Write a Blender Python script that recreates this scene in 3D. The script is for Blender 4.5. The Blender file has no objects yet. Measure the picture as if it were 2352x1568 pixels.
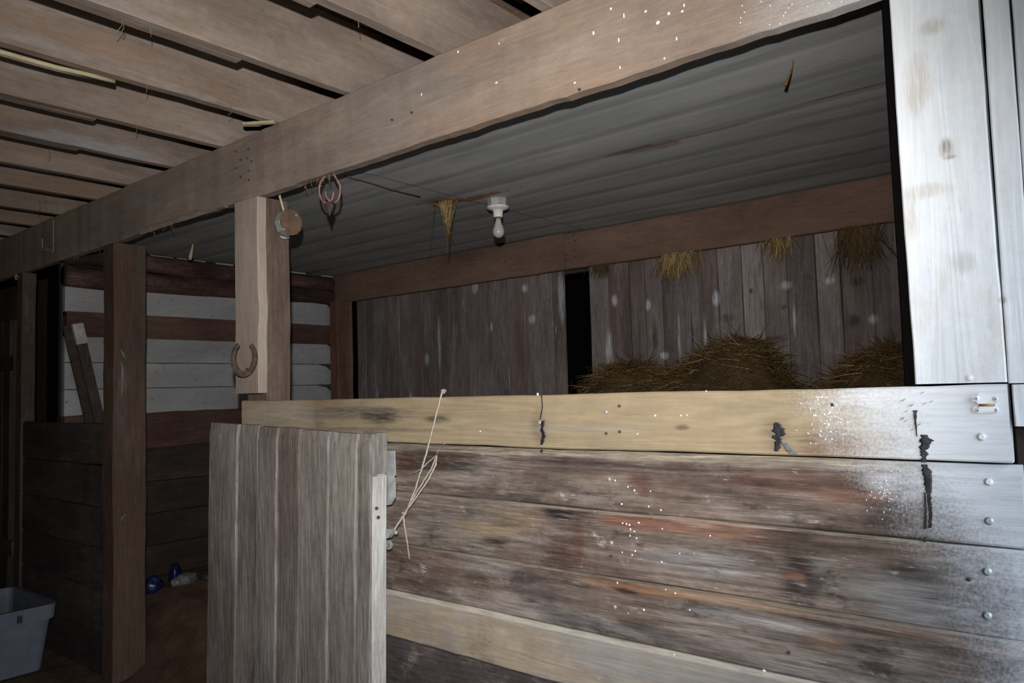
import bpy, math, random
from mathutils import Vector, Matrix
import mathutils.noise as mn
random.seed(7)
SC = bpy.context.scene
COL = SC.collection

# ------------------------------------------------------------------ camera
YAW, PITCH, ROLL = math.radians(39.2326), math.radians(3.51535), math.radians(-1.65867)
FPX, IW, IH = 1739.49, 2352.0, 1568.0
CAM = Vector((0.0, -1.84, 1.53))
right0 = Vector((math.cos(YAW), math.sin(YAW), 0)); fwd0 = Vector((-math.sin(YAW), math.cos(YAW), 0)); up0 = Vector((0, 0, 1))
FWD = fwd0 * math.cos(PITCH) + up0 * math.sin(PITCH)
upp = up0 * math.cos(PITCH) - fwd0 * math.sin(PITCH)
RGT = right0 * math.cos(ROLL) + upp * math.sin(ROLL)
UPV = upp * math.cos(ROLL) - right0 * math.sin(ROLL)
cd = bpy.data.cameras.new('camera'); cam = bpy.data.objects.new('camera', cd); COL.objects.link(cam)
cd.sensor_fit = 'HORIZONTAL'; cd.sensor_width = 36.0; cd.lens = 36.0 * FPX / IW; cd.clip_start = 0.02; cd.clip_end = 200
cam.matrix_world = Matrix(((RGT.x, UPV.x, -FWD.x, CAM.x), (RGT.y, UPV.y, -FWD.y, CAM.y), (RGT.z, UPV.z, -FWD.z, CAM.z), (0, 0, 0, 1)))
SC.camera = cam

def at(px, py, ax, v):
    """point where the sight line of a photo pixel meets the plane ax = v"""
    d = RGT * ((px - IW / 2) / FPX) - UPV * ((py - IH / 2) / FPX) + FWD
    i = 'XYZ'.index(ax)
    return CAM + d * ((v - CAM[i]) / d[i])

# ------------------------------------------------------------------ world, daylight, flash, exposure
wd = bpy.data.worlds.new('overcast_sky'); SC.world = wd; wd.use_nodes = True
bg = wd.node_tree.nodes['Background']; bg.inputs[0].default_value = (0.74, 0.85, 1.0, 1); bg.inputs[1].default_value = 5.6
ld = bpy.data.lights.new('doorway_portal', 'AREA'); ld.shape = 'RECTANGLE'; ld.size = 1.45; ld.size_y = 2.15
ld.cycles.is_portal = True
lo = bpy.data.objects.new('doorway_portal', ld); COL.objects.link(lo)
lo.location = (0.50, -0.875, 1.075); lo.rotation_euler = (math.radians(90), 0, math.radians(90))
fl = bpy.data.lights.new('camera_flash', 'SPOT'); fl.energy = 350; fl.color = (1.0, 0.985, 0.96)
fl.shadow_soft_size = 0.014; fl.spot_size = math.radians(92); fl.spot_blend = 1.0
fo = bpy.data.objects.new('camera_flash', fl); COL.objects.link(fo)
fo.location = CAM + UPV * 0.18 - RGT * 0.025
fo.rotation_euler = (at(1000, 600, 'Y', 0.3) - fo.location).to_track_quat('-Z', 'Y').to_euler()
vs = SC.view_settings
vs.view_transform = 'Standard'; vs.look = 'None'; vs.gamma = 1.0; vs.exposure = 0.0
try: vs.use_curve_mapping = False
except Exception: pass

# ------------------------------------------------------------------ node helpers
def lin(c):
    return tuple((x / 255 / 12.92 if x / 255 <= 0.04045 else ((x / 255 + 0.055) / 1.055) ** 2.4) for x in c) + (1.0,)

class NT:
    def __init__(s, name):
        s.m = bpy.data.materials.new(name); s.m.use_nodes = True; s.t = s.m.node_tree
        s.b = s.t.nodes['Principled BSDF']; s.cache = {}
    def node(s, kind, **kw):
        n = s.t.nodes.new(kind)
        for k, v in kw.items(): setattr(n, k, v)
        return n
    def put(s, sock, v):
        if isinstance(v, bpy.types.NodeSocket): s.t.links.new(v, sock)
        elif v is not None: sock.default_value = v
    def math(s, op, a, b=None, c=None, clamp=False):
        n = s.node('ShaderNodeMath', operation=op, use_clamp=clamp)
        for i, v in enumerate((a, b, c)):
            if v is not None: s.put(n.inputs[i], v)
        return n.outputs[0]
    def vmath(s, op, a, b=None):
        n = s.node('ShaderNodeVectorMath', operation=op); s.put(n.inputs[0], a)
        if b is not None: s.put(n.inputs[1], b)
        return n.outputs[0]
    def noise(s, vec, scale, detail=4, rough=.55, dist=0.0):
        n = s.node('ShaderNodeTexNoise'); s.put(n.inputs['Vector'], vec)
        for k, v in (('Scale', scale), ('Detail', detail), ('Roughness', rough), ('Distortion', dist)): n.inputs[k].default_value = v
        return n.outputs[0]
    def voro(s, vec, scale):
        n = s.node('ShaderNodeTexVoronoi'); s.put(n.inputs['Vector'], vec); n.inputs['Scale'].default_value = scale
        return n.outputs['Distance'], n.outputs['Color']
    def step(s, x, a, b, lo=0.0, hi=1.0):
        n = s.node('ShaderNodeMapRange', interpolation_type='SMOOTHSTEP'); s.put(n.inputs[0], x)
        for i, v in ((1, a), (2, b), (3, lo), (4, hi)): s.put(n.inputs[i], v)
        return n.outputs[0]
    def mix(s, f, a, b, mode='MIX'):
        n = s.node('ShaderNodeMix', data_type='RGBA', blend_type=mode); s.put(n.inputs[0], f); s.put(n.inputs[6], a); s.put(n.inputs[7], b)
        return n.outputs[2]
    def ramp(s, f, stops):
        n = s.node('ShaderNodeValToRGB'); s.put(n.inputs[0], f); e = n.color_ramp.elements
        while len(e) < len(stops): e.new(.5)
        for i, (p, c) in enumerate(stops): e[i].position = p; e[i].color = c
        return n.outputs[0]
    def pos(s):
        if 'p' not in s.cache: s.cache['p'] = s.node('ShaderNodeNewGeometry').outputs['Position']
        return s.cache['p']
    def xyz(s):
        if 'x' not in s.cache:
            n = s.node('ShaderNodeSeparateXYZ'); s.put(n.inputs[0], s.pos()); s.cache['x'] = n.outputs
        return s.cache['x']
    def rnd(s):
        if 'r' not in s.cache: s.cache['r'] = s.node('ShaderNodeObjectInfo').outputs['Random']
        return s.cache['r']
    def rpos(s, k=1.0):
        n = s.node('ShaderNodeCombineXYZ'); r = s.rnd()
        for i, f in enumerate((37.0, 71.0, 53.0)): s.put(n.inputs[i], s.math('MULTIPLY', r, f * k))
        return s.vmath('ADD', s.pos(), n.outputs[0])
    def bump(s, h, strength, dist=0.004):
        n = s.node('ShaderNodeBump'); n.inputs['Strength'].default_value = strength; n.inputs['Distance'].default_value = dist
        s.put(n.inputs['Height'], h); s.put(s.b.inputs['Normal'], n.outputs[0])
    def out(s, col, rough=.85, spec=.25, metal=0.0):
        s.put(s.b.inputs['Base Color'], col); s.put(s.b.inputs['Roughness'], rough)
        s.b.inputs['Specular IOR Level'].default_value = spec; s.b.inputs['Metallic'].default_value = metal
        return s.m

AX = {'X': (1, 0, 0), 'Y': (0, 1, 0), 'Z': (0, 0, 1)}
def stretch(axis, k): return tuple(k if a else 1.0 for a in AX[axis])

def wood(name, dark, mid, light, axis='X', stains=(), ring=.25, fib=.35, var=.18, rough=.85, blobs=(), paint=None,
         knots=0.0, knotcol=(60, 42, 32), bump=.35, gscale=1.0, spec=.22, streak_=.16, ringf=95.0, tail=None, lo=.36, hi=.66):
    n = NT(name); P = n.rpos()
    G = n.vmath('MULTIPLY', P, stretch(axis, .07))
    M = n.vmath('MULTIPLY', P, stretch(axis, .30))
    big = n.noise(G, 8 * gscale, 2.0, .5, .25)
    rg = n.math('SINE', n.math('MULTIPLY', big, ringf))
    rg = n.step(rg, -.6, 1.0)
    fb = n.noise(G, 110 * gscale, 6, .72)
    mo = n.noise(M, 4.0 * gscale, 7, .66)
    m2 = n.noise(P, 34 * gscale, 5, .7)
    ff = n.noise(n.vmath('MULTIPLY', P, stretch(axis, .022)), 420 * gscale, 3, .6)
    fs = n.math('SUBTRACT', ff, .5)
    col = n.ramp(n.math('ADD', n.math('MULTIPLY', mo, .8), n.math('MULTIPLY', m2, .2)), [(lo, lin(dark)), ((lo + hi) / 2, lin(mid)), (hi, lin(light))])
    for i, st in enumerate(stains):                     # (colour, scale, threshold, softness, amount, stretch)
        c, sc, th, so, am, sx = st
        V = n.vmath('MULTIPLY', n.vmath('ADD', P, (7.1 * i + 3, 4.3 * i, 9.7 * i)), stretch(axis, sx))
        col = n.mix(n.math('MULTIPLY', n.step(n.math('ADD', n.noise(V, sc, 7, .70), n.math('MULTIPLY', fs, streak_)), th - so, th + so), am), col, lin(c))
    if knots:
        V = n.vmath('MULTIPLY', P, stretch(axis, .35)); d, vc = n.voro(V, knots)
        sx = n.node('ShaderNodeSeparateColor'); n.put(sx.inputs[0], vc)
        r = n.math('MULTIPLY', sx.outputs[0], .11)
        k = n.step(d, n.math('MULTIPLY', r, 1.25), n.math('MULTIPLY', r, .5))
        col = n.mix(n.math('MULTIPLY', k, .75), col, lin(knotcol))
    if blobs:
        X, Y, Z = n.xyz()
        wob = n.math('MULTIPLY', n.math('SUBTRACT', n.noise(n.vmath('MULTIPLY', n.pos(), stretch(axis, .35)), 22, 9, .78), .5), 1.5)
        grit = n.step(n.noise(n.vmath('MULTIPLY', n.pos(), stretch(axis, .12)), 120, 4, .7), .34, .58, .35, 1.0)
        for (cxx, cz, rx, rz, c, am, so, rag) in blobs:
            dx = n.math('DIVIDE', n.math('SUBTRACT', X, cxx), rx); dz = n.math('DIVIDE', n.math('SUBTRACT', Z, cz), rz)
            d = n.math('SQRT', n.math('ADD', n.math('MULTIPLY', dx, dx), n.math('MULTIPLY', dz, dz)))
            d = n.math('ADD', d, n.math('ADD', n.math('MULTIPLY', wob, rag), n.math('MULTIPLY', fs, 1.3 * rag)))
            col = n.mix(n.math('MULTIPLY', n.math('MULTIPLY', n.step(d, 1 + so * 1.2, 1 - so * 1.2), grit), min(1.0, am * 1.15)), col, lin(c))
    col = n.mix(ring, col, n.mix(rg, (.45, .42, .40, 1), (1.12, 1.1, 1.08, 1)), 'MULTIPLY')
    fv = n.math('MULTIPLY', n.step(fb, .28, .72, 1 - fib, 1 + fib * .55), n.step(ff, .3, .7, 1 - fib * .55, 1 + fib * .4))
    ck = n.noise(n.vmath('MULTIPLY', P, stretch(axis, .012)), 90 * gscale, 2, .5)
    fv = n.math('MULTIPLY', fv, n.step(ck, .72, .78, 1.0, 1 - min(.8, 1.6 * fib)))
    vv = n.math('MULTIPLY', fv, n.math('ADD', n.math('MULTIPLY', n.rnd(), 2 * var), 1 - var))
    cx = n.node('ShaderNodeCombineXYZ'); [n.put(cx.inputs[i], vv) for i in range(3)]
    col = n.mix(1.0, col, cx.outputs[0], 'MULTIPLY')
    if paint:                                            # white tone past an X edge that shifts with height, soft border
        (z0, x0, z1, x1, so, pc, am) = paint
        X, Y, Z = n.xyz()
        edge = n.step(Z, z0, z1, x0, x1)
        e = n.math('SUBTRACT', X, edge)
        wn = n.math('SUBTRACT', n.noise(n.vmath('MULTIPLY', n.pos(), stretch(axis, .5)), 9, 6, .7), .5)
        ws = n.math('SUBTRACT', n.noise(n.pos(), 160, 3, .6), .5)
        e = n.math('ADD', e, n.math('ADD', n.math('MULTIPLY', wn, .28), n.math('MULTIPLY', ws, .22)))
        fade = n.math('SUBTRACT', n.step(fb, .3, .62, .80, 1.0), 0.0)
        col = n.mix(n.math('MULTIPLY', n.math('MULTIPLY', n.step(e, -so, so), fade), am), col, lin(pc))
    if tail: col = tail(n, col)
    h = n.math('ADD', n.math('ADD', n.math('MULTIPLY', fb, .7), n.math('MULTIPLY', ff, .3)), n.math('ADD', n.math('MULTIPLY', rg, .25), n.math('MULTIPLY', m2, .5)))
    n.bump(h, bump)
    return n.out(col, rough, spec)

def plain(name, c1, c2, scale=20, rough=.6, spec=.4, metal=0.0, bump=.1, detail=4, lo=.35, hi=.65):
    n = NT(name); f = n.noise(n.rpos(), scale, detail, .6)
    n.bump(f, bump, .003)
    return n.out(n.ramp(f, [(lo, lin(c1)), (hi, lin(c2))]), rough, spec, metal)

# ------------------------------------------------------------------ object helpers
WL = {}
def put(o, parent, loc):
    WL[o.name] = Vector(loc); COL.objects.link(o)
    if parent is not None:
        o.parent = parent; o.location = Vector(loc) - WL[parent.name]
    else: o.location = loc
def tag(o, label=None, cat=None, group=None, kind=None):
    for k, v in (('label', label), ('category', cat), ('group', group), ('kind', kind)):
        if v: o[k] = v
    return o
def empty(name, loc, parent=None, **kw):
    o = bpy.data.objects.new(name, None); o.empty_display_size = .1; put(o, parent, loc); return tag(o, **kw)

class MB:
    def __init__(s): s.v = []; s.f = []; s.mi = []; s.cur = 0; s.sm = []
    def add(s, vs_, fs, smooth=False):
        o = len(s.v); s.v += [Vector(p) for p in vs_]
        for f in fs: s.f.append([i + o for i in f]); s.mi.append(s.cur); s.sm.append(smooth)
    def sweep(s, secs, cap=True, closed=False, smooth=False):
        k = len(secs[0]); n = len(secs); vv = [p for sec in secs for p in sec]; fs = []
        for i in range(n if closed else n - 1):
            a, b = i * k, ((i + 1) % n) * k
            for j in range(k):
                j2 = (j + 1) % k; fs.append((a + j, a + j2, b + j2, b + j))
        if cap and not closed:
            fs.append(tuple(range(k - 1, -1, -1))); fs.append(tuple((n - 1) * k + j for j in range(k)))
        s.add(vv, fs, smooth); return s
    def tube(s, pts, r, sides=6, closed=False, smooth=True):
        pts = [Vector(p) for p in pts]; secs = []; n = len(pts); ref = None
        for i, p in enumerate(pts):
            a = pts[(i - 1) % n] if (closed or i > 0) else p; b = pts[(i + 1) % n] if (closed or i < n - 1) else p
            d = (b - a).normalized()
            if ref is None: ref = d.orthogonal().normalized()
            ref = (ref - d * ref.dot(d))
            ref = ref.normalized() if ref.length > 1e-6 else d.orthogonal().normalized()
            q = d.cross(ref); rr = r[i] if isinstance(r, (list, tuple)) else r
            secs.append([p + (ref * math.cos(t) + q * math.sin(t)) * rr for t in [2 * math.pi * k / sides for k in range(sides)]])
        return s.sweep(secs, True, closed, smooth)
    def lathe(s, c, axis, prof, sides=20, smooth=True):
        c = Vector(c); a = Vector(axis).normalized(); u = a.orthogonal().normalized(); w = a.cross(u)
        secs = [[c + a * h + (u * math.cos(2 * math.pi * k / sides) + w * math.sin(2 * math.pi * k / sides)) * max(r, 1e-4) for k in range(sides)] for r, h in prof]
        return s.sweep(secs, True, False, smooth)
    def box(s, a, b):
        x0, y0, z0 = a; x1, y1, z1 = b
        s.add([(x0, y0, z0), (x1, y0, z0), (x1, y1, z0), (x0, y1, z0), (x0, y0, z1), (x1, y0, z1), (x1, y1, z1), (x0, y1, z1)],
              [(0, 3, 2, 1), (4, 5, 6, 7), (0, 1, 5, 4), (1, 2, 6, 5), (2, 3, 7, 6), (3, 0, 4, 7)]); return s
    def xf(s, M): s.v = [M @ p for p in s.v]; return s
    def build(s, name, mat, parent=None, origin=None, **kw):
        if origin is None:
            lo_ = [min(p[i] for p in s.v) for i in range(3)]; hi_ = [max(p[i] for p in s.v) for i in range(3)]
            origin = Vector(((lo_[0] + hi_[0]) / 2, (lo_[1] + hi_[1]) / 2, lo_[2]))
        origin = Vector(origin)
        me = bpy.data.meshes.new(name); me.from_pydata([p - origin for p in s.v], [], s.f)
        for m in (mat if isinstance(mat, (list, tuple)) else [mat]): me.materials.append(m)
        me.polygons.foreach_set('material_index', s.mi); me.polygons.foreach_set('use_smooth', s.sm)
        me.update()
        import bmesh
        bm = bmesh.new(); bm.from_mesh(me); bmesh.ops.recalc_face_normals(bm, faces=bm.faces); bm.to_mesh(me); bm.free()
        o = bpy.data.objects.new(name, me); put(o, parent, origin); return tag(o, **kw)

RS = random.Random(11)
def board(a, b, axis='X', n=10, wob=.003, bev=.004, top=None, edge=None, seed=None, M=None):
    """a sawn board between corners a and b, long along axis, with uneven arrises; top = (depth, drop) chamfer on the front upper edge"""
    i = 'XYZ'.index(axis); j, k = [(1, 2), (0, 2), (0, 1)][i]
    sd = RS.uniform(0, 999) if seed is None else seed
    L0, L1 = min(a[i], b[i]), max(a[i], b[i]); u0, u1 = min(a[j], b[j]), max(a[j], b[j]); v0, v1 = min(a[k], b[k]), max(a[k], b[k])
    secs = []
    for q in range(n + 1):
        t = L0 + (L1 - L0) * q / n
        w = [wob * (mn.noise(Vector((t * 2.3, sd + 9 * e, 0))) + .6 * mn.noise(Vector((t * 11, sd + 9 * e, 5)))) for e in range(4)]
        if edge:
            e4 = edge(t); w = [w[e] + e4[e] for e in range(4)]
        p0, p1, q0, q1 = u0 + w[0], u1 + w[1], v0 + w[2], v1 + w[3]
        bb = min(bev, (p1 - p0) * .4, (q1 - q0) * .4)
        td, tz = top if top else (bb, bb)
        pts = [(p0 + bb, q0), (p1 - bb, q0), (p1, q0 + bb), (p1, q1 - bb), (p1 - bb, q1), (p0 + td, q1), (p0, q1 - tz), (p0, q0 + bb)]
        sec = []
        for (pu, pv) in pts:
            c = [0, 0, 0]; c[i] = t; c[j] = pu; c[k] = pv; sec.append(Vector(c))
        secs.append(sec)
    m = MB().sweep(secs)
    if M is not None: m.xf(M)
    return m

# ------------------------------------------------------------------ materials
WHITE = (220, 224, 229)
def ds(c, k=.38):
    g = .3 * c[0] + .59 * c[1] + .11 * c[2]; return tuple((x + (g - x) * k) * .95 for x in c)
frontwhite = (1.0, -.215, 1.5, -.50, .15, WHITE, .95)  # whiter toward the right end, edge shifting with height
def bl(px, py, wpx, hpx, c, am, so=.45, rag=.9, Y=0.0):
    a = at(px, py, 'Y', Y); b = at(px + wpx, py, 'Y', Y); d = at(px, py + hpx, 'Y', Y)
    return (a.x, a.z, abs(b.x - a.x), abs(d.z - a.z), ds(c), am, so, rag)
TAR = (32, 30, 36)
M_rail = wood('rail_pine', (138, 122, 98), (156, 140, 113), (170, 153, 126), 'X', ring=.14, fib=.10, var=.02, knots=2.2, knotcol=(120, 92, 66),
    paint=(1.35, -.47, 1.51, -.50, .15, WHITE, .95), lo=.3, hi=.7, bump=.2,
    stains=[((128, 112, 90), 7, .60, .12, .5, .15), ((160, 132, 104), 2.5, .56, .1, .5, .3)],
    blobs=[bl(800, 950, 130, 12, (120, 104, 84), .7), bl(880, 955, 40, 16, (70, 60, 52), .8), bl(1010, 962, 25, 8, (80, 70, 60), .7), bl(1245, 980, 16, 40, (120, 96, 70), .6),
           bl(1900, 1010, 70, 30, (126, 88, 62), .75), bl(1930, 1035, 90, 14, (150, 110, 78), .8), bl(1790, 1000, 34, 34, (120, 96, 76), .55), bl(2105, 985, 70, 75, (150, 138, 122), .55), bl(1571, 980, 16, 6, (130, 90, 64), .8),
           bl(640, 950, 90, 30, (190, 178, 158), .5), bl(820, 940, 110, 6, (110, 98, 82), .8), bl(860, 985, 150, 5, (120, 106, 88), .7), bl(740, 958, 14, 24, (130, 116, 94), .6), bl(1340, 985, 120, 8, (150, 138, 122), .6), bl(2110, 920, 50, 26, (170, 150, 118), .5)])
PST = [((92, 68, 60), 3.0, .56, .07, .70, .25), ((132, 96, 76), 4.5, .66, .05, .6, .12), ((150, 142, 135), 5.0, .55, .08, .65, .25), ((62, 52, 51), 3.6, .61, .06, .75, .30), ((56, 48, 45), 15, .61, .05, .7, .45), ((196, 194, 194), 26, .66, .05, .6, .5)]
M_plank = wood('weathered_plank', (88, 75, 67), (120, 105, 95), (150, 137, 127), 'X', stains=PST, ring=.45, ringf=55.0, fib=.40, var=.04, knots=1.5, streak_=.30, paint=frontwhite, bump=.5,
    blobs=[bl(1300, 1180, 66, 14, (38, 34, 40), .9), bl(1180, 1185, 60, 30, (168, 134, 92), .5), bl(1140, 1235, 30, 18, (66, 46, 34), .8), bl(1110, 1215, 60, 16, (190, 150, 96), .7), bl(1290, 1270, 36, 34, (100, 62, 52), .7),
           bl(1330, 1240, 12, 60, (120, 66, 42), .6), bl(1470, 1200, 110, 16, (140, 74, 50), .75), bl(1640, 1215, 140, 20, (160, 96, 66), .7), bl(1000, 1060, 100, 26, (64, 48, 40), .75), bl(930, 1065, 22, 30, (110, 58, 36), .7),
           bl(1330, 1065, 130, 18, (78, 60, 60), .7), bl(1350, 1080, 200, 8, (120, 98, 84), .5), bl(1470, 1110, 26, 26, (112, 56, 44), .65), bl(1850, 1110, 180, 26, (116, 70, 54), .65), bl(1960, 1140, 90, 20, (150, 92, 62), .6), bl(2030, 1190, 50, 26, (78, 58, 54), .75),
           bl(2025, 1110, 40, 22, (200, 198, 196), .6), bl(1840, 1330, 40, 60, (68, 46, 46), .85), bl(1790, 1230, 60, 18, (80, 54, 52), .75), bl(1830, 1320, 24, 12, (156, 96, 66), .7), bl(1970, 1325, 24, 16, (128, 118, 108), .8), bl(1985, 1320, 60, 34, (160, 136, 116), .45),
           bl(2110, 1370, 150, 50, (122, 120, 120), .6), bl(1480, 1350, 150, 14, (160, 100, 56), .85), bl(1680, 1375, 180, 11, (186, 134, 92), .85), bl(1440, 1355, 26, 6, (60, 40, 28), .8), bl(1240, 1350, 60, 26, (98, 84, 84), .6), bl(1100, 1330, 26, 22, (96, 64, 48), .6),
           bl(2100, 1460, 190, 16, (190, 144, 112), .6), bl(1960, 1440, 120, 10, (84, 62, 54), .7), bl(2000, 1490, 60, 10, (60, 52, 50), .7), bl(1890, 1470, 40, 14, (170, 116, 80), .6), bl(2250, 1290, 22, 10, (110, 84, 68), .8), bl(1720, 1420, 150, 12, (178, 170, 166), .6),
           bl(1130, 1300, 60, 20, (170, 166, 160), .4), bl(2160, 1480, 110, 10, (80, 62, 56), .6), (-1.5, 1.335, 2.6, .012, (160, 149, 132), .85, .25, .12), (-1.5, 1.1725, 2.6, .0035, (150, 138, 124), .8, .3, .1), (-1.5, .991, 2.6, .0035, (146, 136, 122), .8, .3, .1), bl(2130, 1390, 130, 44, (160, 156, 154), .7), bl(1600, 1290, 130, 30, (150, 144, 142), .6), bl(2190, 1300, 80, 30, (176, 172, 168), .5), bl(1420, 1440, 300, 12, (128, 124, 122), .5), bl(1060, 1150, 120, 20, (150, 132, 112), .6), bl(1010, 1095, 90, 14, (146, 128, 112), .6)])  # long pale strips: dusty top ledge, plus painted light on lower plank edges
M_batten = wood('dusty_batten', (148, 134, 116), (170, 154, 133), (186, 171, 150), 'X', stains=[((150, 146, 144), 5, .52, .10, .75, .5), ((122, 100, 88), 9, .62, .08, .5, .6), ((205, 200, 192), 16, .68, .05, .5, .7)],
    ring=.10, fib=.14, var=.03, paint=frontwhite, bump=.3, blobs=[bl(1580, 1530, 180, 60, (150, 150, 150), .6), (-1.5, .823, 2.6, .007, (190, 182, 168), .9, .25, .12)])  # pale strip along the top: light on the rounded edge, put into colour
M_lowplank = wood('stained_lower_plank', (62, 52, 52), (84, 74, 74), (108, 98, 96), 'X', stains=[((168, 160, 152), 7, .62, .08, .6, .8), ((120, 112, 108), 20, .6, .08, .5, .5)], ring=.15, fib=.3, var=.05)
M_door = wood('door_board', (108, 99, 93), (140, 132, 125), (162, 155, 148), 'Z', stains=[((104, 84, 78), 3.2, .56, .10, .6, .12), ((120, 70, 54), 4.0, .70, .05, .5, .10), ((172, 158, 144), 9, .64, .06, .45, .12), ((92, 92, 96), 5, .6, .1, .5, .4)],
    ring=.14, fib=.36, var=.10, bump=.5)
M_dooredge = wood('door_end_board', (150, 145, 138), (178, 174, 168), (200, 196, 190), 'Z', stains=[((120, 112, 108), 10, .6, .08, .5, .2)], ring=.1, fib=.25, var=.05)
M_beam = wood('beam_wood', (130, 113, 101), (150, 133, 120), (170, 153, 139), 'X', stains=[((128, 122, 118), 2.2, .54, .12, .6, .35), ((158, 132, 111), 3.0, .60, .10, .55, .25), ((190, 178, 164), 8, .68, .06, .4, .5), ((112, 92, 80), 5, .64, .06, .35, .3)],
    ring=.06, fib=.11, var=.02, bump=.2, paint=(2.3, -.50, 2.7, -.55, .30, (226, 228, 230), .75))
M_joist = wood('joist_wood', (122, 108, 97), (148, 132, 120), (168, 152, 139), 'Y', stains=[((162, 162, 164), 4, .60, .06, .7, .12), ((146, 120, 99), 2.6, .56, .10, .6, .25), ((106, 93, 88), 3, .58, .1, .6, .3)], ring=.05, fib=.11, var=.10, bump=.2)
M_loft = wood('loft_board_wood', (108, 92, 80), (134, 112, 96), (152, 132, 114), 'X', stains=[((146, 104, 76), 4, .6, .1, .5, .3)], ring=.12, fib=.2, var=.15)
M_face = wood('face_board_wood', (150, 134, 119), (168, 153, 138), (184, 170, 154), 'Z', stains=[((170, 150, 140), 3, .55, .1, .5, .3), ((130, 108, 94), 18, .70, .04, .5, .4)], ring=.07, fib=.12, var=.02, bump=.2)
M_post = wood('post_wood', (90, 74, 64), (116, 98, 86), (142, 124, 108), 'Z', stains=[((84, 66, 58), 3, .55, .1, .6, .12), ((164, 140, 116), 6, .64, .06, .5, .10)], ring=.12, fib=.25, var=.05, gscale=.8)
M_post2 = wood('old_post_wood', (68, 57, 51), (88, 75, 66), (108, 94, 84), 'Z', stains=[((102, 72, 54), 2.5, .56, .1, .55, .15), ((116, 108, 99), 5, .62, .08, .5, .4)], ring=.08, fib=.2, var=.05, gscale=.7)
M_black = wood('black_wood_and_shade', (10, 9, 9), (14, 12, 12), (20, 17, 16), 'Z', ring=.05, fib=.2, var=.02, rough=.95, spec=.05)  # near-black colour, also the painted darkness of rear gap and far opening
M_white = wood('white_painted_board', (204, 208, 213), (222, 226, 230), (232, 235, 238), 'Z', stains=[((204, 190, 172), 4, .60, .08, .6, .5), ((192, 192, 194), 30, .66, .05, .4, .3), ((150, 140, 130), 70, .76, .03, .6, .8)], ring=.05, fib=.05, var=.02, bump=.3, rough=.6, spec=.4, blobs=[bl(2178, 345, 17, 24, (196, 186, 176), .8, .3, .3), bl(2178, 342, 9, 14, (150, 142, 132), .8, .4, .5), bl(2185, 365, 14, 5, (170, 160, 150), .7, .4, .6), bl(2215, 605, 26, 22, (186, 194, 192), .6, .5, .8), bl(2305, 690, 10, 8, (170, 160, 150), .7, .4, .6), bl(2140, 70, 30, 16, (196, 176, 150), .5), bl(2110, 200, 30, 60, (206, 186, 160), .5), bl(2140, 440, 50, 16, (206, 188, 164), .5), bl(2090, 500, 20, 60, (206, 186, 160), .5)])
M_backplank = wood('back_wall_plank', (90, 82, 80), (118, 109, 107), (144, 134, 131), 'Z', stains=[((100, 80, 74), 2.6, .54, .1, .7, .12), ((172, 172, 178), 7, .68, .03, .8, .18), ((68, 61, 60), 4, .6, .08, .6, .1)], ring=.12, fib=.30, var=.14, knots=3.2, knotcol=(178, 178, 184), bump=.5, blobs=[bl(x_, y_, w_, h_, (205, 206, 212), a_, .5, .8, 2.1) for (x_, y_, w_, h_, a_) in ((1645, 686, 7, 15, .9), (1525, 817, 8, 8, .9), (1413, 690, 6, 12, .8), (1487, 700, 5, 10, .8), (1400, 810, 8, 45, .7), (1805, 655, 11, 9, .7), (2005, 733, 9, 10, .6), (1905, 645, 12, 7, .5), (1825, 735, 3, 30, .8), (1205, 662, 6, 8, .8), (1222, 733, 7, 9, .8), (1010, 790, 3, 60, .6), (980, 825, 4, 12, .7), (1128, 750, 3, 9, .7), (1090, 660, 6, 12, .6), (1288, 680, 6, 50, .6), (1560, 790, 3, 60, .5), (1622, 800, 3, 60, .6))] + [bl(x_, y_, w_, h_, (52, 46, 44), a_, .5, .8, 2.1) for (x_, y_, w_, h_, a_) in ((1725, 668, 5, 6, .9), (1960, 735, 14, 14, .7), (1970, 645, 16, 12, .7), (1800, 705, 6, 5, .8), (1670, 730, 16, 8, .5), (1590, 760, 2, 40, .9), (1505, 770, 6, 30, .6))])
M_backbeam = wood('back_plate_wood', (88, 69, 60), (108, 86, 74), (124, 101, 88), 'X', stains=[((106, 78, 66), 3, .56, .1, .5, .3), ((92, 66, 56), 9, .64, .06, .4, .5)], ring=.06, fib=.16, var=.04)
M_whitewash = wood('whitewashed_board', (138, 138, 138), (152, 152, 152), (164, 164, 163), 'Y', stains=[((112, 106, 103), 14, .64, .05, .6, .6), ((46, 41, 38), 30, .655, .02, .9, 1.0), ((140, 124, 118), 3, .6, .1, .4, .5)], ring=.02, fib=.05, var=.03, bump=.15)
M_redrail = wood('dark_red_rail', (62, 44, 40), (86, 64, 56), (104, 84, 74), 'Y', stains=[((92, 54, 48), 3, .56, .1, .6, .3)], ring=.1, fib=.25, var=.1)
M_log = wood('bark_log', (48, 36, 33), (74, 54, 50), (116, 92, 84), 'Y', stains=[((112, 72, 66), 3, .58, .08, .6, .4), ((34, 28, 26), 5, .58, .08, .7, .5)], ring=.1, fib=.4, var=.1, bump=.9)
M_darkplank = wood('dark_stall_plank', (58, 53, 50), (78, 71, 66), (96, 88, 82), 'X', stains=[((122, 118, 110), 5, .68, .05, .5, .6), ((60, 50, 46), 3, .56, .1, .6, .4)], ring=.1, fib=.25, var=.08)
M_darkplankY = wood('dark_wall_plank', (46, 39, 35), (62, 53, 47), (80, 70, 62), 'Y', stains=[((126, 120, 112), 9, .70, .03, .7, .8)], ring=.1, fib=.25, var=.08)
M_shell = wood('barn_siding', (52, 45, 40), (66, 57, 51), (80, 70, 62), 'Z', ring=.1, fib=.2, var=.05)
M_cut = plain('cut_pale_wood', (160, 147, 116), (180, 166, 134), 30)
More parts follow.
